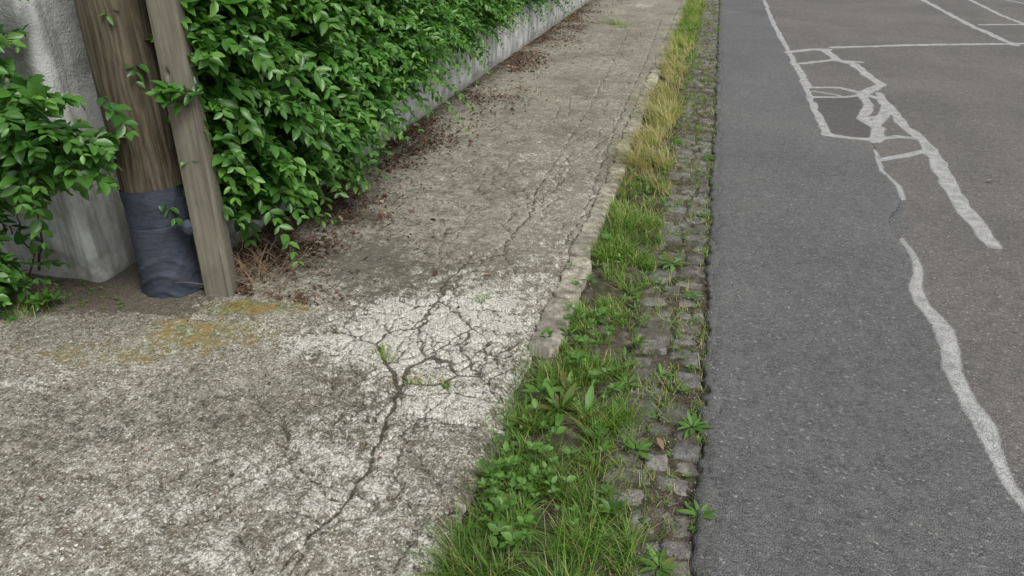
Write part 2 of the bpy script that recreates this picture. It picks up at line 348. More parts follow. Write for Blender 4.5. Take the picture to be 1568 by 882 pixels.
def quad(pts):   # area inside a sealed outline
    W=[P(u,v,RZ) for u,v in pts]; ins=np.zeros(X.shape,bool)
    for i in range(len(W)):
        x1,y1=W[i];x2,y2=W[(i+1)%len(W)]
        ins^=((y1>Y)!=(y2>Y))&(X<(x2-x1)*(Y-y1)/(y2-y1+1e-12)+x1)
    return ins.astype(float)
patch=.75*quad([(1243,151),(1314,148),(1326,183),(1338,212),(1268,206)])+.35*quad([(1230,99),(1318,97),(1345,130),(1318,140),(1240,132)])
edge=np.exp(-(X-.13)/.045)
Z=RZ+.010*(fbm(X*1.2,Y*1.2,11,3)-.5)+.003*(fbm(X*40,Y*40,12,2)-.5)
Z-=.006*np.exp(-(np.clip(rc,0,1)/.01)**2); Z+=.002*(sd<0)
e=np.exp(-(X-.13)/.02); Xd=X+e*(.045*(fbm(Y*9,Y*0,14,4)-.5)+.03*(vn(Y*34,Y*0,15)-.5)); Z-=e*.012*vn(Y*25,Y*0+4,16)
ny,nx=len(ys),len(xs)
V=np.stack([Xd,Y,Z],-1).reshape(ny,nx,3); sk=V[:,:1].copy(); sk[...,2]=-.11
V=np.concatenate([sk,V],1).reshape(-1,3)
def ext(a): a=a.reshape(ny,nx); return np.concatenate([a[:,:1],a],1).ravel()
mk('asphalt_road',V,[gridfaces(ny,nx+1)],dict(seal=ext(sd),crack=ext(rc),brown=ext(brown),patch=ext(patch),edge=ext(edge)),A,True)
# ---- verge soil (partly buries the gutter stones)
def soilz(x,y): return -.054+.032*(fbm(x*7,y*7,21,4)-.5)+.026*np.exp(-((x+.36)/.12)**2)
xs=np.arange(-.62,.2,.012); ys=np.concatenate([np.arange(-6,.9,.15),yaxis(.9,17,.012),np.arange(17.3,60,.5)])
X,Y=[a.ravel() for a in np.meshgrid(xs,ys)]
mk('verge_soil',np.stack([X,Y,soilz(X,Y)+.010*(fbm(X*60,Y*60,22,2)-.5)],-1),[gridfaces(len(ys),len(xs))],mat=SOIL,smooth=True)
# ---- stones
def stones(specs,n=9,dome=.010,und=.014,wob=.022):
    Vs=[];Fs=[];R=[];off=0
    g=np.linspace(-1,1,n); gx,gy=np.meshgrid(g,g)
    m_=np.maximum(abs(gx),abs(gy))
    for (cx,cy_,lx,ly,zt,rot,sd_) in specs:
        x=np.sign(gx)*abs(gx)**.8; y=np.sign(gy)*abs(gy)**.8
        rr=1-.07*(abs(x*y))**3
        k=max(1,ly/.12)
        px=x*lx/2*rr+ (fbm(gx*2+sd_,gy*2*k,sd_%97,3)-.5)*wob
        py=y*ly/2*rr+ (fbm(gx*2,gy*2*k+sd_,sd_%89+5,3)-.5)*wob
        pz=zt-dome*m_**4+und*(fbm(gx*1.6+sd_*3,gy*1.6*k,sd_%83+9,3)-.5)
        c,s=math.cos(rot),math.sin(rot)
        W=np.stack([cx+px*c-py*s,cy_+px*s+py*c,pz],-1).reshape(-1,3)
        b=np.concatenate([np.arange(n),np.arange(1,n)*n+n-1,(n-1)*n+np.arange(n-2,-1,-1),np.arange(n-2,0,-1)*n])
        S=W[b].copy(); S[:,2]=-.11; k_=len(b)
        nb=np.roll(np.arange(k_),-1)
        F1=gridfaces(n,n)+off; F2=np.stack([b,b[nb],n*n+nb,n*n+np.arange(k_)],-1)[:,::-1]+off
        Vs+=[W,S];Fs+=[F1,F2];R.append(np.full(n*n+k_,(sd_*.6180339)%1)); off+=n*n+k_
    return np.concatenate(Vs),np.concatenate(Fs),np.concatenate(R)
sp_=[];y=-2.0;i=0
while y<22:
    ly=rng.uniform(.075,.125)
    ws=[[.10,.09,.10],[.14,.145],[.085,.12,.08],[.16,.12]][rng.integers(0,4)]
    x=-.165+rng.normal(0,.008)
    for w in ws:
        i+=1
        if rng.random()<.06 : x+=w; continue
        sp_.append((x+w/2,y+ly/2+rng.normal(0,.009),w-.008,ly-.008,-.046+rng.normal(0,.005),rng.normal(0,.06),i*13+7)); x+=w
    y+=ly
v_,f_,r_=stones(sp_); mk('granite_sett_gutter',v_,[f_],dict(rnd=r_),SETT,True)
sp_=[];y=P(840,535)[1];i=0
while y<16:
    ly=rng.choice([.14,.22,.32,.45],p=[.25,.3,.3,.15]); i+=1
    cx=-.490+rng.normal(0,.008)-(.02 if y>5 else 0)
    if rng.random()>.07: sp_.append((cx,y+ly/2,rng.uniform(.090,.12),ly-.006,.007+rng.normal(0,.004),rng.normal(0,.025),i*17+3))
    y+=ly
v_,f_,r_=stones(sp_,21,.006,.009,.032); mk('kerb',v_,[f_],dict(rnd=r_),KERB,True)
# ================================================================ WALL, PILLAR
def slab(name,x0,x1,y0,y1,z0,z1,d,mat,parent=None,amp=.008):
    import bmesh
    bm=bmesh.new(); bmesh.ops.create_cube(bm,size=1)
    for v in bm.verts: v.co=Vector(((x0+x1)/2+v.co.x*(x1-x0),(y0+y1)/2+v.co.y*(y1-y0),(z0+z1)/2+v.co.z*(z1-z0)))
    bmesh.ops.bevel(bm,geom=bm.edges[:],offset=.012,segments=2,affect='EDGES')
    for ax,(a,b) in enumerate(((x0,x1),(y0,y1),(z0,z1))):
        t=a+d
        while t<b-d*.5:
            co=[0,0,0];no=[0,0,0];co[ax]=t;no[ax]=1
            bmesh.ops.bisect_plane(bm,geom=bm.verts[:]+bm.edges[:]+bm.faces[:],plane_co=co,plane_no=no); t+=d*(1 if ax!=1 or t<8 else 4)
    for v in bm.verts:
        c=v.co; a=np.array([c.x]),np.array([c.y]),np.array([c.z])
        n=fbm(a[1]*6+a[0]*6,a[2]*6,41,3)[0]-.5; n2=fbm(a[0]*5,a[1]*4+a[2]*5,43,3)[0]-.5
        v.co=c+Vector((n*amp*2,n2*amp*2,n*amp))
    me=bpy.data.meshes.new(name); bm.to_mesh(me); bm.free()
    for p in me.polygons: p.use_smooth=True
    me.materials.append(mat); ob=bpy.data.objects.new(name,me); scene.collection.objects.link(ob); ob.parent=parent; return ob
slab('retaining_wall',-2.47,-2.24,2.78,24,-.1,.50,.09,WALL)
slab('concrete_gate_pillar',-3.15,-2.60,2.50,2.95,-.1,2.3,.07,WALL)
# ================================================================ POLES
def tube(cx,cy_,z0,z1,nr,nz,rf):
    th=np.linspace(0,2*np.pi,nr,endpoint=False); z=np.linspace(z0,z1,nz)
    T,Zz=np.meshgrid(th,z); R=rf(T,Zz)
    V=np.stack([cx+R*np.cos(T),cy_+R*np.sin(T),Zz],-1).reshape(-1,3)
    i=np.arange(nz-1)[:,None]*nr; j=np.arange(nr)[None,:]; j2=(j+1)%nr
    F=np.stack([i+j,i+j2,i+nr+j2,i+nr+j],-1).reshape(-1,4)
    return V,F,T.ravel(),Zz.ravel()
pole=empty('utility_pole')
PX,PY=-2.26,2.585
def rf(T,Z): return .140-.006*Z+.004*(fbm(np.cos(T)*3+5,np.sin(T)*3+Z*.4,51,3)-.5)-.004*(vn(T*9,Z*.3,52)>.86)
v_,f_,_,_=tube(PX,PY,-.1,7.,120,160,rf); mk('wooden_shaft',v_,[f_],mat=mat_wood('old_pole_wood',(.036,.028,.020),(.090,.073,.052),(.165,.138,.10),.13,.65,12.),smooth=True,parent=pole)
m=M('dark_blue_fabric'); nf=m.noise(6,4,.6); wv=m.noise(420,1)
FB=m.fin(m.mix(m.mapr(nf,.35,.7),(.034,.042,.058),(.058,.070,.094)),.8,m.bump(m.math('ADD',m.math('MULTIPLY',m.noise(16,3,.6,m.scaled(1,1,2.5),.6),1.2),m.math('MULTIPLY',wv,.12)),.008,.6),.2)
def rfw(T,Z):
    s=1-Z/.5
    fold=np.abs(np.sin(Z*44+2.0*np.sin(T*2+1)+4*fbm(T*1.2,Z*3,61,3)))**6
    diag=np.abs(np.sin(Z*14-3*T+2*fbm(T,Z*4,66,2)))**10
    r=.1415+.003*(fbm(T*2,Z*5,62,3)-.5)+.006*fold*sstep(.45,.85,s)+.003*diag+.010*s**4
    r-=.003*np.exp(-((Z-.33-.012*np.sin(T+1))/.004)**2)
    return r
v_,f_,T,Zz=tube(PX,PY,-.03,.485,180,140,rfw)
v_[:,2]+=np.where(Zz>.4,1,0)*.014*(np.sin(T*1+2)+.4*(fbm(T*3,T*0,63,3)-.5))*(Zz-.4)/.085
mk('fabric_wrap',v_,[f_],mat=FB,smooth=True,parent=pole)
v_,f_,T,Zz=tube(0,0,-1,1,40,30,lambda T,Z:np.sqrt(np.clip(1-Z**2,0.0001,1))*(1+.3*(fbm(np.cos(T)*2+Z*3,np.sin(T)*2+3,64,3)-.5)))
v_=v_*np.array([.026,.030,.036])+np.array([-2.066,2.500,.335]); mk('cloth_knot',v_,[f_],mat=FB,smooth=True,parent=pole)
def rs(T,Z):
    a=T-.35; n=7.
    r=(.064-.0075*np.clip(Z,0,2))/((np.abs(np.cos(a))**n+np.abs(np.sin(a))**n)**(1/n))
    return r*(1+.03*(fbm(T*2,Z*.8,71,3)-.5))-.012*np.exp(-((Z-.98)/.012)**2)*np.exp(-((T-4.6)/.12)**2)*2
v_,f_,_,_=tube(-2.01,2.565,-.1,7.,128,500,rs)
mk('timber_support_post',v_,[f_],mat=mat_wood('grey_weathered_timber',(.10,.091,.068),(.165,.152,.118),(.225,.21,.167),.08,.35,5.),smooth=True)
# ================================================================ FOLIAGE
def unit(a): return a/(np.linalg.norm(a,axis=-1,keepdims=True)+1e-9)
TPL=[(0,0,0)]
for t,w in ((.22,.72),(.52,1.),(.8,.62)):
    for s in (-1,0,1): TPL.append((t,s*w,0))
TPL.append((1,0,0)); TPL=np.array(TPL,float)
T3=np.array([[0,2,1],[0,3,2],[7,8,10],[8,9,10]]); T4=np.array([[1,2,5,4],[2,3,6,5],[4,5,8,7],[5,6,9,8]])
def leaves(pos,d,nrm,L,W,fold=.25,curl=.25,rnd=None):
    d=unit(d); s=unit(np.cross(d,nrm)); n=np.cross(s,d); N=len(pos)
    t=TPL[:,0][None,:,None]; w=TPL[:,1][None,:,None]
    L=L[:,None,None]; W=W[:,None,None]
    cu=(curl*(rng.random(N)*1.4-.1))[:,None,None]
    V=pos[:,None,:]+d[:,None,:]*t*L+s[:,None,:]*w*W*.5+n[:,None,:]*(np.abs(w)*W*.5*fold*2-cu*L*t*t)
    off=(np.arange(N)*11)[:,None,None]
    if rnd is None: rnd=rng.random(N)
    return V.reshape(-1,3),(T3[None]+off).reshape(-1,3),(T4[None]+off).reshape(-1,4),np.repeat(rnd,11)
def shoots(name,p0,d0,L,droop,leaf,gap,parent,mat,stem,wr=.5,bright=None):
    N=len(p0);K=int(L.max()/gap)+1
    d0=unit(d0); s=(np.arange(K)*gap)[None,:]+.0*L[:,None]
    gz=np.array([0,0,-1.])
    pos=p0[:,None,:]+d0[:,None,:]*s[...,None]+gz*(droop[:,None]*s**2)[...,None]
    tan=unit(d0[:,None,:]+gz*(2*droop[:,None]*s)[...,None])
    side=unit(np.cross(tan,np.array([0,0,1.])+rng.normal(0,.25,(N,1,3)))); s2=np.cross(side,tan)
    ok=(s<L[:,None])
    Ps=[];Ds=[];Ns=[];Ls=[];R=[]
    par=(np.arange(K)%2)[None,:,None]
    sh=rng.random(N) if bright is None else bright
    sz=rng.uniform(.8,1.2,(N,1))
    for sg in (-1,1):
        v=np.where(par==0,side*sg,(s2*.55*sg+side*.6*sg))
        ld=unit(tan*.75+v*.85+rng.normal(0,.18,(N,K,3)))
        nn=unit(np.array([.35,-.15,1.])+tan*.25+rng.normal(0,.32,(N,K,3)))
        q=s/L[:,None]
        ll=leaf*sz*(1.05-.55*np.clip(q,0,1)**3)*rng.uniform(.7,1.2,(N,K))*np.clip(.65+s/.1,0,1)
        Ps.append(pos[ok]);Ds.append(ld[ok]);Ns.append(nn[ok]);Ls.append(ll[ok])
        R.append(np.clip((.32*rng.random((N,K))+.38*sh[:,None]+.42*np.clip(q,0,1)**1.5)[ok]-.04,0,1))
    Ps=np.concatenate(Ps);Ds=np.concatenate(Ds);Ns=np.concatenate(Ns);Ls=np.concatenate(Ls);R=np.concatenate(R)
    v,f3,f4,r=leaves(Ps,Ds,Ns,Ls,Ls*wr*rng.uniform(.85,1.15,len(Ls)),rnd=R)
    mk(name,v,[f3,f4],dict(rnd=r),mat,True,parent)
    sc=np.minimum(s,L[:,None]); pp=p0[:,None,:]+d0[:,None,:]*sc[...,None]+gz*(droop[:,None]*sc**2)[...,None]
    rad=.0022*(1.15-sc/L[:,None])[...,None]
    ring=[pp+side*rad,pp-side*rad*.5+s2*rad*.87,pp-side*rad*.5-s2*rad*.87]
    V=np.stack(ring,2).reshape(-1,3)
    b=(np.arange(N)[:,None]*K+np.arange(K-1)[None,:])[...,None]*3
    j=np.arange(3); F=np.stack([b+j,b+(j+1)%3,b+3+(j+1)%3,b+3+j],-1).reshape(-1,4)
    mk(name+'_stems',V,[F],mat=stem,smooth=True,parent=parent)
hedge=empty('hedge')
def Xf(Y,z):
    b=np.interp(Y,[2.6,3.0,4.2,5.5,7,9,16],[-2.16,-2.04,-2.06,-2.16,-2.28,-2.35,-2.35])
    b=b+.10*np.sin(np.clip((z-.1)/1.4,0,1)*3.1)-.12*sstep(1.5,2.2,z)
    return b+.32*(fbm(Y*1.9,z*1.9,81,3)-.5)
def zlow(Y): return np.interp(Y,[2.6,2.8,3.4,3.9,4.6,5.5,20],[.62,.34,.27,.42,.48,.50,.52])+.22*(fbm(Y*2.3,Y*0,82,3)-.5)
def mkh(name,n,y0,y1,ztop,lmin,lmax,leaf,gap):
    Y=rng.uniform(y0,y1,n); zl=zlow(Y); z=zl+(ztop-zl)*rng.random(n)**1.15
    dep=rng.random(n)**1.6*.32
    X=Xf(Y,z)-dep
    p0=np.stack([X,Y,z],-1)
    d=np.stack([rng.uniform(.35,1.1,n),rng.normal(-.12,.55,n),rng.normal(.30,.45,n)],-1)
    L=rng.uniform(lmin,lmax,n); dr=rng.uniform(.6,2.6,n)
    low=(z<zl+.2); dr=np.where(low,rng.uniform(.2,1.6,n),dr)
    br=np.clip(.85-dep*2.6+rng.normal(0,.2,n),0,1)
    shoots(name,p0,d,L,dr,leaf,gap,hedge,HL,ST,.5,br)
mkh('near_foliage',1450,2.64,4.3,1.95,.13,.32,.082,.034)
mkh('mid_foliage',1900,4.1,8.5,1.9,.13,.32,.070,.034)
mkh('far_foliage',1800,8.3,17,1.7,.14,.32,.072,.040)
def sprays(name,n,y0,y1,z0,z1,l0,l1,leaf,dy=-.1):
    Y=rng.uniform(y0,y1,n); z=rng.uniform(z0,z1,n); X=Xf(Y,z)-.02
    d=np.stack([rng.uniform(.6,1.,n),rng.normal(dy,.5,n),rng.uniform(-.1,.6,n)],-1)
    shoots(name,np.stack([X,Y,z],-1),d,rng.uniform(l0,l1,n),rng.uniform(.9,1.6,n),leaf,.030,hedge,HL,ST,.5,rng.uniform(.3,.9,n))
sprays('near_sprays',42,2.8,3.7,.40,.85,.3,.45,.074)
sprays('mid_sprays',60,3.7,7.5,.50,.85,.25,.5,.062,.1)
n=14; p0=np.stack([rng.uniform(-2.12,-1.98,n),rng.uniform(2.66,2.74,n),rng.uniform(.55,1.25,n)],-1)
shoots('post_side_shoots',p0,np.stack([rng.uniform(.2,.9,n),rng.uniform(-.9,-.2,n),rng.uniform(0,.5,n)],-1),rng.uniform(.14,.24,n),rng.uniform(.8,1.6,n),.078,.03,hedge,HL,ST,.5,rng.uniform(.5,.9,n))
n=6; p0=np.stack([rng.uniform(-1.98,-1.90,n),rng.uniform(2.5,2.6,n),rng.uniform(.84,.95,n)],-1)
shoots('post_front_shoots',p0,np.stack([rng.uniform(-.9,.1,n),rng.uniform(-.6,-.3,n),rng.uniform(0,.5,n)],-1),rng.uniform(.08,.15,n),rng.uniform(.8,1.6,n),.07,.03,hedge,HL,ST,.5,rng.uniform(.5,.9,n))
n=70; Y=rng.uniform(3.2,13,n)
shoots('trailing_strands',np.stack([Xf(Y,Y*0+.5)+.02,Y,rng.uniform(.42,.62,n)],-1),np.stack([rng.uniform(.3,.7,n),rng.normal(0,.4,n),rng.uniform(-.3,.1,n)],-1),rng.uniform(.18,.34,n),rng.uniform(1.5,3.5,n),.042,.034,hedge,HL,ST,.55,rng.uniform(.1,.6,n))
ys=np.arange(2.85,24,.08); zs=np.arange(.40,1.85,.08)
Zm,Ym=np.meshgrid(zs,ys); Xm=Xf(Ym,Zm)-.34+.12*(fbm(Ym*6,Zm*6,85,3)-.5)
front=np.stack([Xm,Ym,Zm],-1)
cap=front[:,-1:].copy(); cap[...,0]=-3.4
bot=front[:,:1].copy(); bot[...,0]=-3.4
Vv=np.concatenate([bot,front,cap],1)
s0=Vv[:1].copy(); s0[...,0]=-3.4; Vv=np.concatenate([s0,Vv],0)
a,b=Vv.shape[:2]; mk('dark_backing',Vv.reshape(-1,3),[gridfaces(a,b)],mat=HC,smooth=False,parent=hedge)  # added dark core behind the leaves, keeps light from passing through
# ---- left shrub
bush=empty('privet_shrub')
def bl(name,n,c,r,dirb,leaf=.074,l0=.12,l1=.26):
    c=np.array(c);p=c+rng.normal(0,1,(n,3))*np.array(r)
    d=np.array(dirb)+rng.normal(0,.45,(n,3))
    shoots(name,p,d,rng.uniform(l0,l1,n),rng.uniform(.8,2.2,n),leaf,.03,bush,HL,ST,.52,rng.uniform(.2,.95,n))
bl('branch_mass_a',58,(-2.56,2.28,.78),(.12,.05,.07),(.8,-.2,.1))
bl('branch_mass_b',40,(-2.78,2.28,1.02),(.12,.06,.10),(.4,-.3,.2))
bl('branch_mass_c',60,(-3.0,2.25,.45),(.10,.08,.16),(.5,-.3,.2))
bl('branch_mass_d',45,(-2.95,2.15,.16),(.09,.08,.08),(.5,-.2,.3),.055)
bl('branch_mass_e',60,(-2.88,2.30,1.25),(.12,.06,.12),(.3,-.2,.2))
bl('branch_mass_f',16,(-2.72,2.32,.66),(.06,.05,.05),(.4,-.2,-.3))
def polytube(pts,r0,r1,n=6):
    pts=np.array(pts,float);k=len(pts);V=[]
    for i,p in enumerate(pts):
        t=unit(pts[min(i+1,k-1)]-pts[max(i-1,0)]); a=unit(np.cross(t,[.3,.9,.1])); b=np.cross(t,a); r=r0+(r1-r0)*i/(k-1)
        for j in range(n): V.append(p+r*(a*math.cos(6.2832*j/n)+b*math.sin(6.2832*j/n)))
    F=[(i*n+j,i*n+(j+1)%n,(i+1)*n+(j+1)%n,(i+1)*n+j) for i in range(k-1) for j in range(n)]
    return np.array(V),np.array(F)
def tubes(name,L,mat,parent=None):
    Vs=[];Fs=[];o_=0
    for pts,a,b in L:
        v,f=polytube(pts,a,b); Vs.append(v);Fs.append(f+o_);o_+=len(v)
    return mk(name,np.concatenate(Vs),[np.concatenate(Fs)],mat=mat,smooth=True,parent=parent)
def wig(a,b,n=7,j=.02):
    a=np.array(a,float);b=np.array(b,float);t=np.linspace(0,1,n)[:,None]
    p=a+(b-a)*t; p[1:-1]+=rng.normal(0,j,(n-2,3)); return p
tubes('woody_stems',[(wig((-3.05,2.3,-.02),(-2.8,2.3,1.1)),.012,.005),(wig((-3.0,2.28,-.02),(-2.62,2.28,.78)),.010,.004),(wig((-3.1,2.32,-.02),(-2.95,2.33,1.4)),.013,.006),
  (wig((-2.9,2.46,.05),(-2.72,2.44,.5)),.006,.003),(wig((-2.98,2.46,.0),(-2.85,2.44,.42)),.005,.002)],TW,bush)
# bare woody stems hanging out of the hedge foot over the wall
tb=[]
for i in range(60):
    y=rng.uniform(3.2,12); z=rng.uniform(.42,.6); x=-2.26
    tb.append((wig((x,y,z),(x+rng.uniform(.08,.30),y+rng.normal(0,.15),z-rng.uniform(-.05,.28)),6,.012),.003,.0012))
tubes('bare_stems',tb,TW,hedge)
# ================================================================ GRASS
def blades(base,L,az,lean,curv,w,rnd,dry):
    N=len(base); d=np.stack([np.cos(az),np.sin(az),0*az],-1); s=np.stack([-np.sin(az),np.cos(az),0*az],-1)
    V=[]; kz=np.sqrt(np.clip(1-lean**2*.5,.2,1))
    for t,ww in ((0,1),(.35,.95),(.7,.7)):
        c=base+d*((lean*t+curv*t*t)*L)[:,None]; c[:,2]+=L*(t-.42*curv*t*t)*kz
        V+= [c-s*(w*ww/2)[:,None],c+s*(w*ww/2)[:,None]]
    c=base+d*((lean+curv)*L)[:,None]; c[:,2]+=L*(1-.42*curv)*kz; V.append(c)
    V=np.stack(V,1).reshape(-1,3); o_=(np.arange(N)*7)[:,None,None]
    return V,(np.array([[4,5,6]])[None]+o_).reshape(-1,3),(np.array([[0,1,3,2],[2,3,5,4]])[None]+o_).reshape(-1,4),np.repeat(rnd,7),np.repeat(dry,7)
def gdens(X,Y):
    xr=np.interp(Y,[0,1.6,2.2,2.7,3.2,3.8,4.2,20],[-.06,-.07,-.13,-.20,-.17,-.10,-.17,-.20])+.18*(fbm(Y*4,Y*0,91,3)-.5)
    xl=np.interp(Y,[0,2.2,2.5,20],[-.50,-.52,-.43,-.43])+.05*(fbm(Y*6,Y*0,92,3)-.5)
    dn=sstep(xl-.02,xl+.03,X)*sstep(xr+.03,xr-.04,X)
    cl=fbm(X*10,Y*10,93,3); along=np.interp(Y,[0,1.1,2.3,2.5,2.9,3.15,3.4,4.0,4.4,5,9,11,20],[.9,.9,1.,.85,.7,.75,1,1,.7,.9,.7,.85,.85])
    return dn*sstep(.41,.59,cl)*along
n=260000; Yc=.9+ (17-.9)*rng.random(n)**1.7; Xc=rng.uniform(-.60,.02,n)
keep=rng.random(n)<gdens(Xc,Yc)*np.interp(Yc,[1,5,17],[.52,.42,.42]); Xc=Xc[keep];Yc=Yc[keep];n=len(Xc)
dryz=np.interp(Yc,[0,3.6,4.4,4.9,8.2,9.5,11,20],[.13,.16,.50,.90,.92,.7,.35,.35])
dry=(rng.random(n)<dryz).astype(float)*rng.uniform(.6,1,n)
hh=.3+1.0*fbm(Xc*7+3,Yc*5,94,3)
L=(np.interp(Yc,[0,1.3,2.3,2.9,3.3,4.6,5,9,11],[.125,.125,.11,.075,.10,.12,.17,.16,.16]))*hh*rng.uniform(.6,1.35,n)
az=rng.uniform(0,2*np.pi,n); fl=rng.random(n)<np.interp(Yc,[4.2,4.8],[.1,.65]); az=np.where(fl,rng.normal(3.3,.7,n),az)
v,f3,f4,r,dd=blades(np.stack([Xc,Yc,soilz(Xc,Yc)-.004],-1),L,az,rng.uniform(.05,.55,n)+.3*fl,rng.uniform(.1,.8,n),rng.uniform(.0020,.0042,n)*np.interp(Yc,[2,10],[1,1.9]),np.clip(.25*rng.random(n)+.75*fbm(Xc*3,Yc*3,95,2)+rng.normal(0,.12,n),0,1),dry)
mk('grass_verge',v,[f3,f4],dict(rnd=r,dry=dd),GR,False)
tp=[(585,540,50,.04),(592,550,35,.035),(628,582,35,.022),(640,585,30,.022),(680,592,45,.028),(668,590,30,.022),(735,457,28,.03),(745,458,18,.03),(330,480,30,.03),(370,470,25,.03),(65,470,60,.09),(40,480,50,.08),(15,485,40,.07),(945,38,160,.10),(955,42,100,.08),(935,36,80,.08),(300,492,20,.025),(355,478,30,.03)]
gx=[];gl=[]
for u,v,k_,l in tp:
    c=P(u,v); a=rng.normal(0,.02 if l<.06 else .05,(k_,2))+c; gx.append(np.c_[a,np.zeros(k_)-.008]); gl.append(rng.uniform(.5,1.2,k_)*l)
for i in range(850):
    y=1.0+15*rng.random()**1.5; x=rng.choice([-.15,-.07,.0,.03,.12],p=[.36,.2,.12,.12,.2])+rng.normal(0,.018)
    big=rng.random()<.12; k_=rng.integers(6,22)*(2 if big else 1); a=rng.normal(0,.012*(1.6 if big else 1),(k_,2))*[1,1.6]+[x,y]; gx.append(np.c_[a,np.full(k_,-.05)]); gl.append(rng.uniform(.012,.035,k_)*(1.8 if big else 1))
gx=np.concatenate(gx);gl=np.concatenate(gl);n=len(gx)
v,f3,f4,r,dd=blades(gx,gl,rng.uniform(0,6.28,n),rng.uniform(.1,.8,n),rng.uniform(0,.7,n),rng.uniform(.0018,.0035,n),rng.uniform(.1,.9,n),(rng.random(n)<.3)*.8)
mk('crack_grass',v,[f3,f4],dict(rnd=r,dry=dd),GR,False)
# ================================================================ broadleaf weeds
def rosette(cx,cy_,z,n,l,w,rise,red=0):
    az=rng.uniform(0,6.28)+np.arange(n)*2.4; L=l*rng.uniform(.55,1.1,n)
    el=rise*rng.uniform(.4,1.2,n); d=np.stack([np.cos(az)*np.cos(el),np.sin(az)*np.cos(el),np.sin(el)],-1)
    p=np.array([cx,cy_,z])+d*(.12*L)[:,None]
    r=np.where(rng.random(n)<red,rng.uniform(.93,1,n),rng.uniform(.2,.82,n))
    return p,d,np.tile([0,0,1.],(n,1))+rng.normal(0,.2,(n,3)),L,L*w,r
def weedobj(name,items):
    a=[np.concatenate(c) for c in zip(*[rosette(*it) for it in items])]
    v,f3,f4,r=leaves(a[0],a[1],a[2],a[3],a[4],.15,.3,a[5]); mk(name,v,[f3,f4],dict(rnd=r),WD,True)
G=-.04
def at(u,v,z=G): return P(u,v,z)
weedobj('dock_plant',[(*at(858,640),G+.02,15,.11,.28,1.0,.45),(*at(895,645),G+.02,11,.10,.28,.8,.4),(*at(830,610),G+.02,10,.09,.28,.9,.2),(*at(870,610),G+.02,10,.09,.3,.9,.4)])
weedobj('dandelion_plant',[(*at(u,v),G,n_,l,.28,.5,.05) for u,v,n_,l in [(1030,405,12,.085),(1062,455,9,.055),(1060,655,11,.065),(1070,790,9,.055),(1012,575,9,.055),(1075,330,7,.05),(1050,600,7,.045),(1062,492,6,.04),(1085,243,8,.06),(1080,270,7,.055),(990,290,10,.075),(960,590,9,.07),(945,262,9,.07),(1010,870,10,.06),(975,690,9,.06)]])
it=[]
for u,v,k_ in [(780,745,12),(800,770,12),(770,800,12),(820,740,10),(760,840,9),(790,850,9),(850,800,4),(885,560,9),(780,700,6),(920,600,7),(830,690,7),(760,780,6),(900,455,8),(940,400,5),(880,500,8),(910,520,6),(780,860,6)]:
    for j in range(k_):
        c=at(u+rng.normal(0,17),v+rng.normal(0,17)); it.append((c[0],c[1],G+rng.uniform(.03,.10),rng.integers(4,8),rng.uniform(.016,.04),.62,.7,.02))
weedobj('clover_patch',it)
it=[]
for i in range(450):
    y=1.2+11*rng.random()**1.4; x=rng.uniform(-.43 if y>2.4 else -.50,-.12); it.append((x,y,G+rng.uniform(0,.05),rng.integers(4,9),rng.uniform(.018,.05),rng.uniform(.2,.5),.8,.12))
for i in range(130):
    y=1.2+13*rng.random()**1.4; x=rng.uniform(-.15,.13); it.append((x,y,G-.004,rng.integers(5,10),rng.uniform(.012,.026),rng.uniform(.25,.5),.5,.15))
weedobj('low_weeds',it)
it=[]
for i in range(60):
    u=rng.uniform(0,190);v=rng.uniform(436,474); c=P(u,v); it.append((c[0],c[1],0.0,rng.integers(4,8),rng.uniform(.008,.022),.4,.8,.35))
for u,v in [(70,472),(60,478),(85,470),(20,470)]: c=P(u,v); it.append((c[0],c[1],.03,9,.06,.45,.9,0))
weedobj('pillar_foot_weeds',it)
tb=[];pp=[]
for u,v,h in [(792,600,.20),(800,580,.17),(785,640,.14),(765,700,.15),(770,690,.12),(780,660,.13),(790,620,.18)]:
    c=at(u,v); top=(c[0]+rng.normal(0,.03),c[1]+rng.normal(0,.03),G+h); q=wig((*c,G),top,9,.003); tb.append((q,.0012,.0006))
    for p in q[1:]:
        for j in range(7):
            a=rng.uniform(0,6.28); d=np.array([math.cos(a),math.sin(a),rng.uniform(.3,.9)]); pp.append((p,d,[0,0,1],rng.uniform(.012,.03),.002,rng.uniform(.5,.85)))
fw=empty('fleabane_weed'); tubes('stalks',tb,ST,fw)
a=list(zip(*pp)); v,f3,f4,r=leaves(np.array(a[0]),np.array(a[1]),np.array(a[2],float)+.1,np.array(a[3]),np.array(a[4]),.1,.2,np.array(a[5])); mk('narrow_leaves',v,[f3,f4],dict(rnd=r),WD,True,fw)
# ================================================================ leaf litter
n=70000; Y=2.55+14*rng.random(n)**1.5; X=-2.22+np.abs(rng.normal(0,.30,n))
dn=.75*sstep(.51,.65,fbm(X*2.6,Y*2.0,101,3)+.14*np.exp(-(X+2.22)/.14)-.03)+.06
for u,v,ru,rv,a in [(440,395,85,20,1.),(560,332,68,15,1.),(500,372,65,14,.7),(665,222,55,12,1.),(600,300,50,11,.5),(765,150,50,10,.9),(745,180,34,11,.5),(880,70,34,10,.7),(820,105,34,9,.6),(700,200,50,11,.4)]: dn=dn+a*blob(X,Y,u,v,ru,rv)*(.3+1.1*fbm(X*8,Y*8,103,2))
kp=rng.random(n)<dn*.5; X=X[kp];Y=Y[kp]
m_=1500; X=np.r_[X,rng.uniform(-2.2,-.6,m_)];Y=np.r_[Y,1.2+11*rng.random(m_)]; n=len(X)
az=rng.uniform(0,6.28,n); d=np.stack([np.cos(az),np.sin(az),rng.normal(.1,.25,n)],-1)
L=rng.uniform(.007,.028,n)*np.where(rng.random(n)<.14,1.8,1); L[-m_:]*=.5
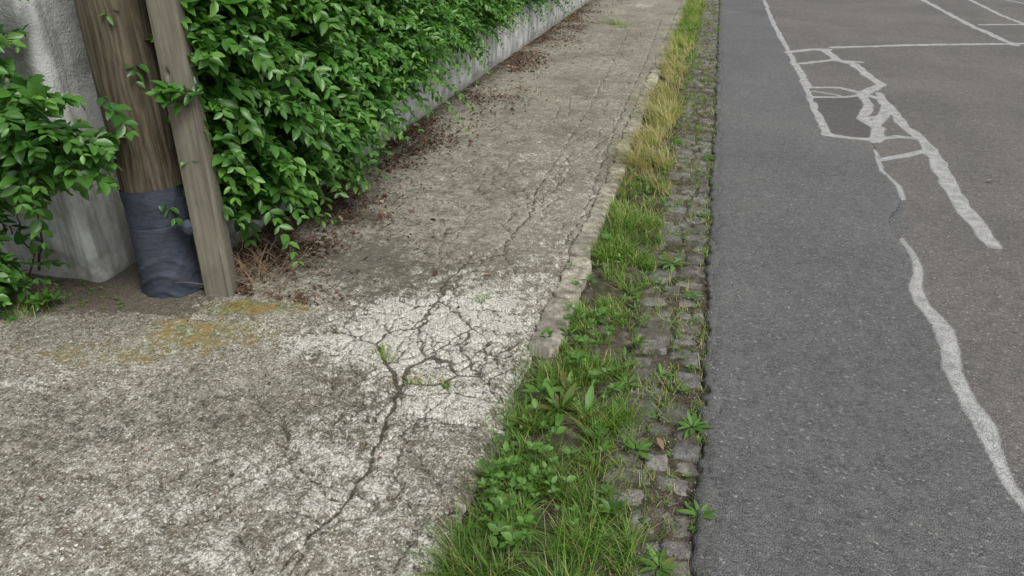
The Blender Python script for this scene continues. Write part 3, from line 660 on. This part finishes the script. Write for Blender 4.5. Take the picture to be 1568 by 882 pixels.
v,f3,f4,r=leaves(np.stack([X,Y,rng.uniform(.004,.018,n)],-1),d,np.array([0,0,1.])+rng.normal(0,.45,(n,3)),L,L*rng.uniform(.2,.6,n),.3,.6,np.clip(rng.beta(1.5,1.7,n),0,1))
mk('leaf_litter',v,[f3,f4],dict(rnd=r),LT,True)
q=[(738,421,.05,.78,0.),(1006,674,.055,.82,G+.01),(1510,278,.06,.95,RZ+.01),(628,215,.03,.7,0),(655,180,.03,.1,0)]
v,f3,f4,r=leaves(np.array([(*P(u,v_,z),z+.012) for u,v_,l,c,z in q]),np.array([(1,.1,.05),(.5,-1,.05),(1,.2,0),(1,1,0),(0,1,0.)]),np.tile([0,0.1,1.],(5,1)),np.array([a[2] for a in q]),np.array([a[2]*.4 for a in q]),.2,.3,np.array([a[3] for a in q]))
mk('fallen_leaf',v,[f3,f4],dict(rnd=r),LT,True)
tb=[]
for i in range(120):
    c=np.array([*P(rng.normal(395,26),rng.normal(418,18)),.01]); a=rng.uniform(0,6.28); l=rng.uniform(.05,.2)
    tb.append((wig(c,c+[math.cos(a)*l,math.sin(a)*l,rng.uniform(0,.16)],5,.008),.0016,.0007))
m=M('dry_twig'); tubes('dry_twigs',tb,m.fin(m.mix(m.noise(60,1),(.14,.095,.06),(.34,.25,.17)),.85))
n=4200; Y=1.1+8*rng.random(n)**1.5; X=np.where(rng.random(n)<.5,rng.uniform(-2.4,-.55,n),rng.normal(-.5,.06,n)); zb=np.where(X<-.53,.0,-.03)
X2=rng.uniform(-.16,.16,1500);Y2=1.1+8*rng.random(1500)**1.5
kp=X<-.4; X=np.r_[X[kp],X2];Y=np.r_[Y[kp],Y2];zb=np.r_[zb[kp],np.full(1500,-.044)];n=len(X)
oc=np.array([(1,0,0),(0,1,0),(-1,0,0),(0,-1,0),(0,0,.8),(0,0,-.8)])
of=np.array([(0,1,4),(1,2,4),(2,3,4),(3,0,4),(1,0,5),(2,1,5),(3,2,5),(0,3,5)])
S=rng.uniform(.0015,.0045,n)
V=(oc[None]*(1+.4*rng.normal(0,1,(n,6,1)))*S[:,None,None])+np.stack([X,Y,zb+.003],-1)[:,None,:]
mk('grit',V.reshape(-1,3),[(of[None]+(np.arange(n)*6)[:,None,None]).reshape(-1,3)],dict(rnd=np.repeat(rng.random(n),6)),KERB,False)
# ================================================================ LIGHT
w=bpy.data.worlds.new('World'); scene.world=w; w.use_nodes=True; nt=w.node_tree; nt.nodes.clear()
sky=nt.nodes.new('ShaderNodeTexSky'); sky.sky_type='NISHITA'; sky.sun_disc=False; EL,AZ=math.radians(58),math.radians(130)
sky.sun_elevation=EL; sky.sun_rotation=AZ; sky.dust_density=3.; sky.air_density=1.
hs=nt.nodes.new('ShaderNodeHueSaturation'); hs.inputs['Saturation'].default_value=.2
bg=nt.nodes.new('ShaderNodeBackground'); bg.inputs[1].default_value=.15; ow=nt.nodes.new('ShaderNodeOutputWorld')
nt.links.new(sky.outputs[0],hs.inputs['Color']); nt.links.new(hs.outputs[0],bg.inputs[0]); nt.links.new(bg.outputs[0],ow.inputs[0])
sl=bpy.data.lights.new('sun','SUN'); sl.energy=2.7; sl.angle=math.radians(30); sl.color=(1,.98,.92)
so=bpy.data.objects.new('sun',sl); scene.collection.objects.link(so)
dv=Vector((math.sin(AZ)*math.cos(EL),math.cos(AZ)*math.cos(EL),math.sin(EL)))
so.rotation_euler=dv.to_track_quat('Z','Y').to_euler(); so.location=dv*20
scene.view_settings.view_transform='Standard'; scene.view_settings.look='None'; scene.view_settings.exposure=0
cam=bpy.data.cameras.new('camera'); cam.sensor_width=36; cam.lens=F/1568*36; cam.clip_start=.05; cam.clip_end=1000
co=bpy.data.objects.new('camera',cam); scene.collection.objects.link(co); co.location=(0,0,CH); co.rotation_euler=(math.pi/2-PIT,0,YAW); scene.camera=co
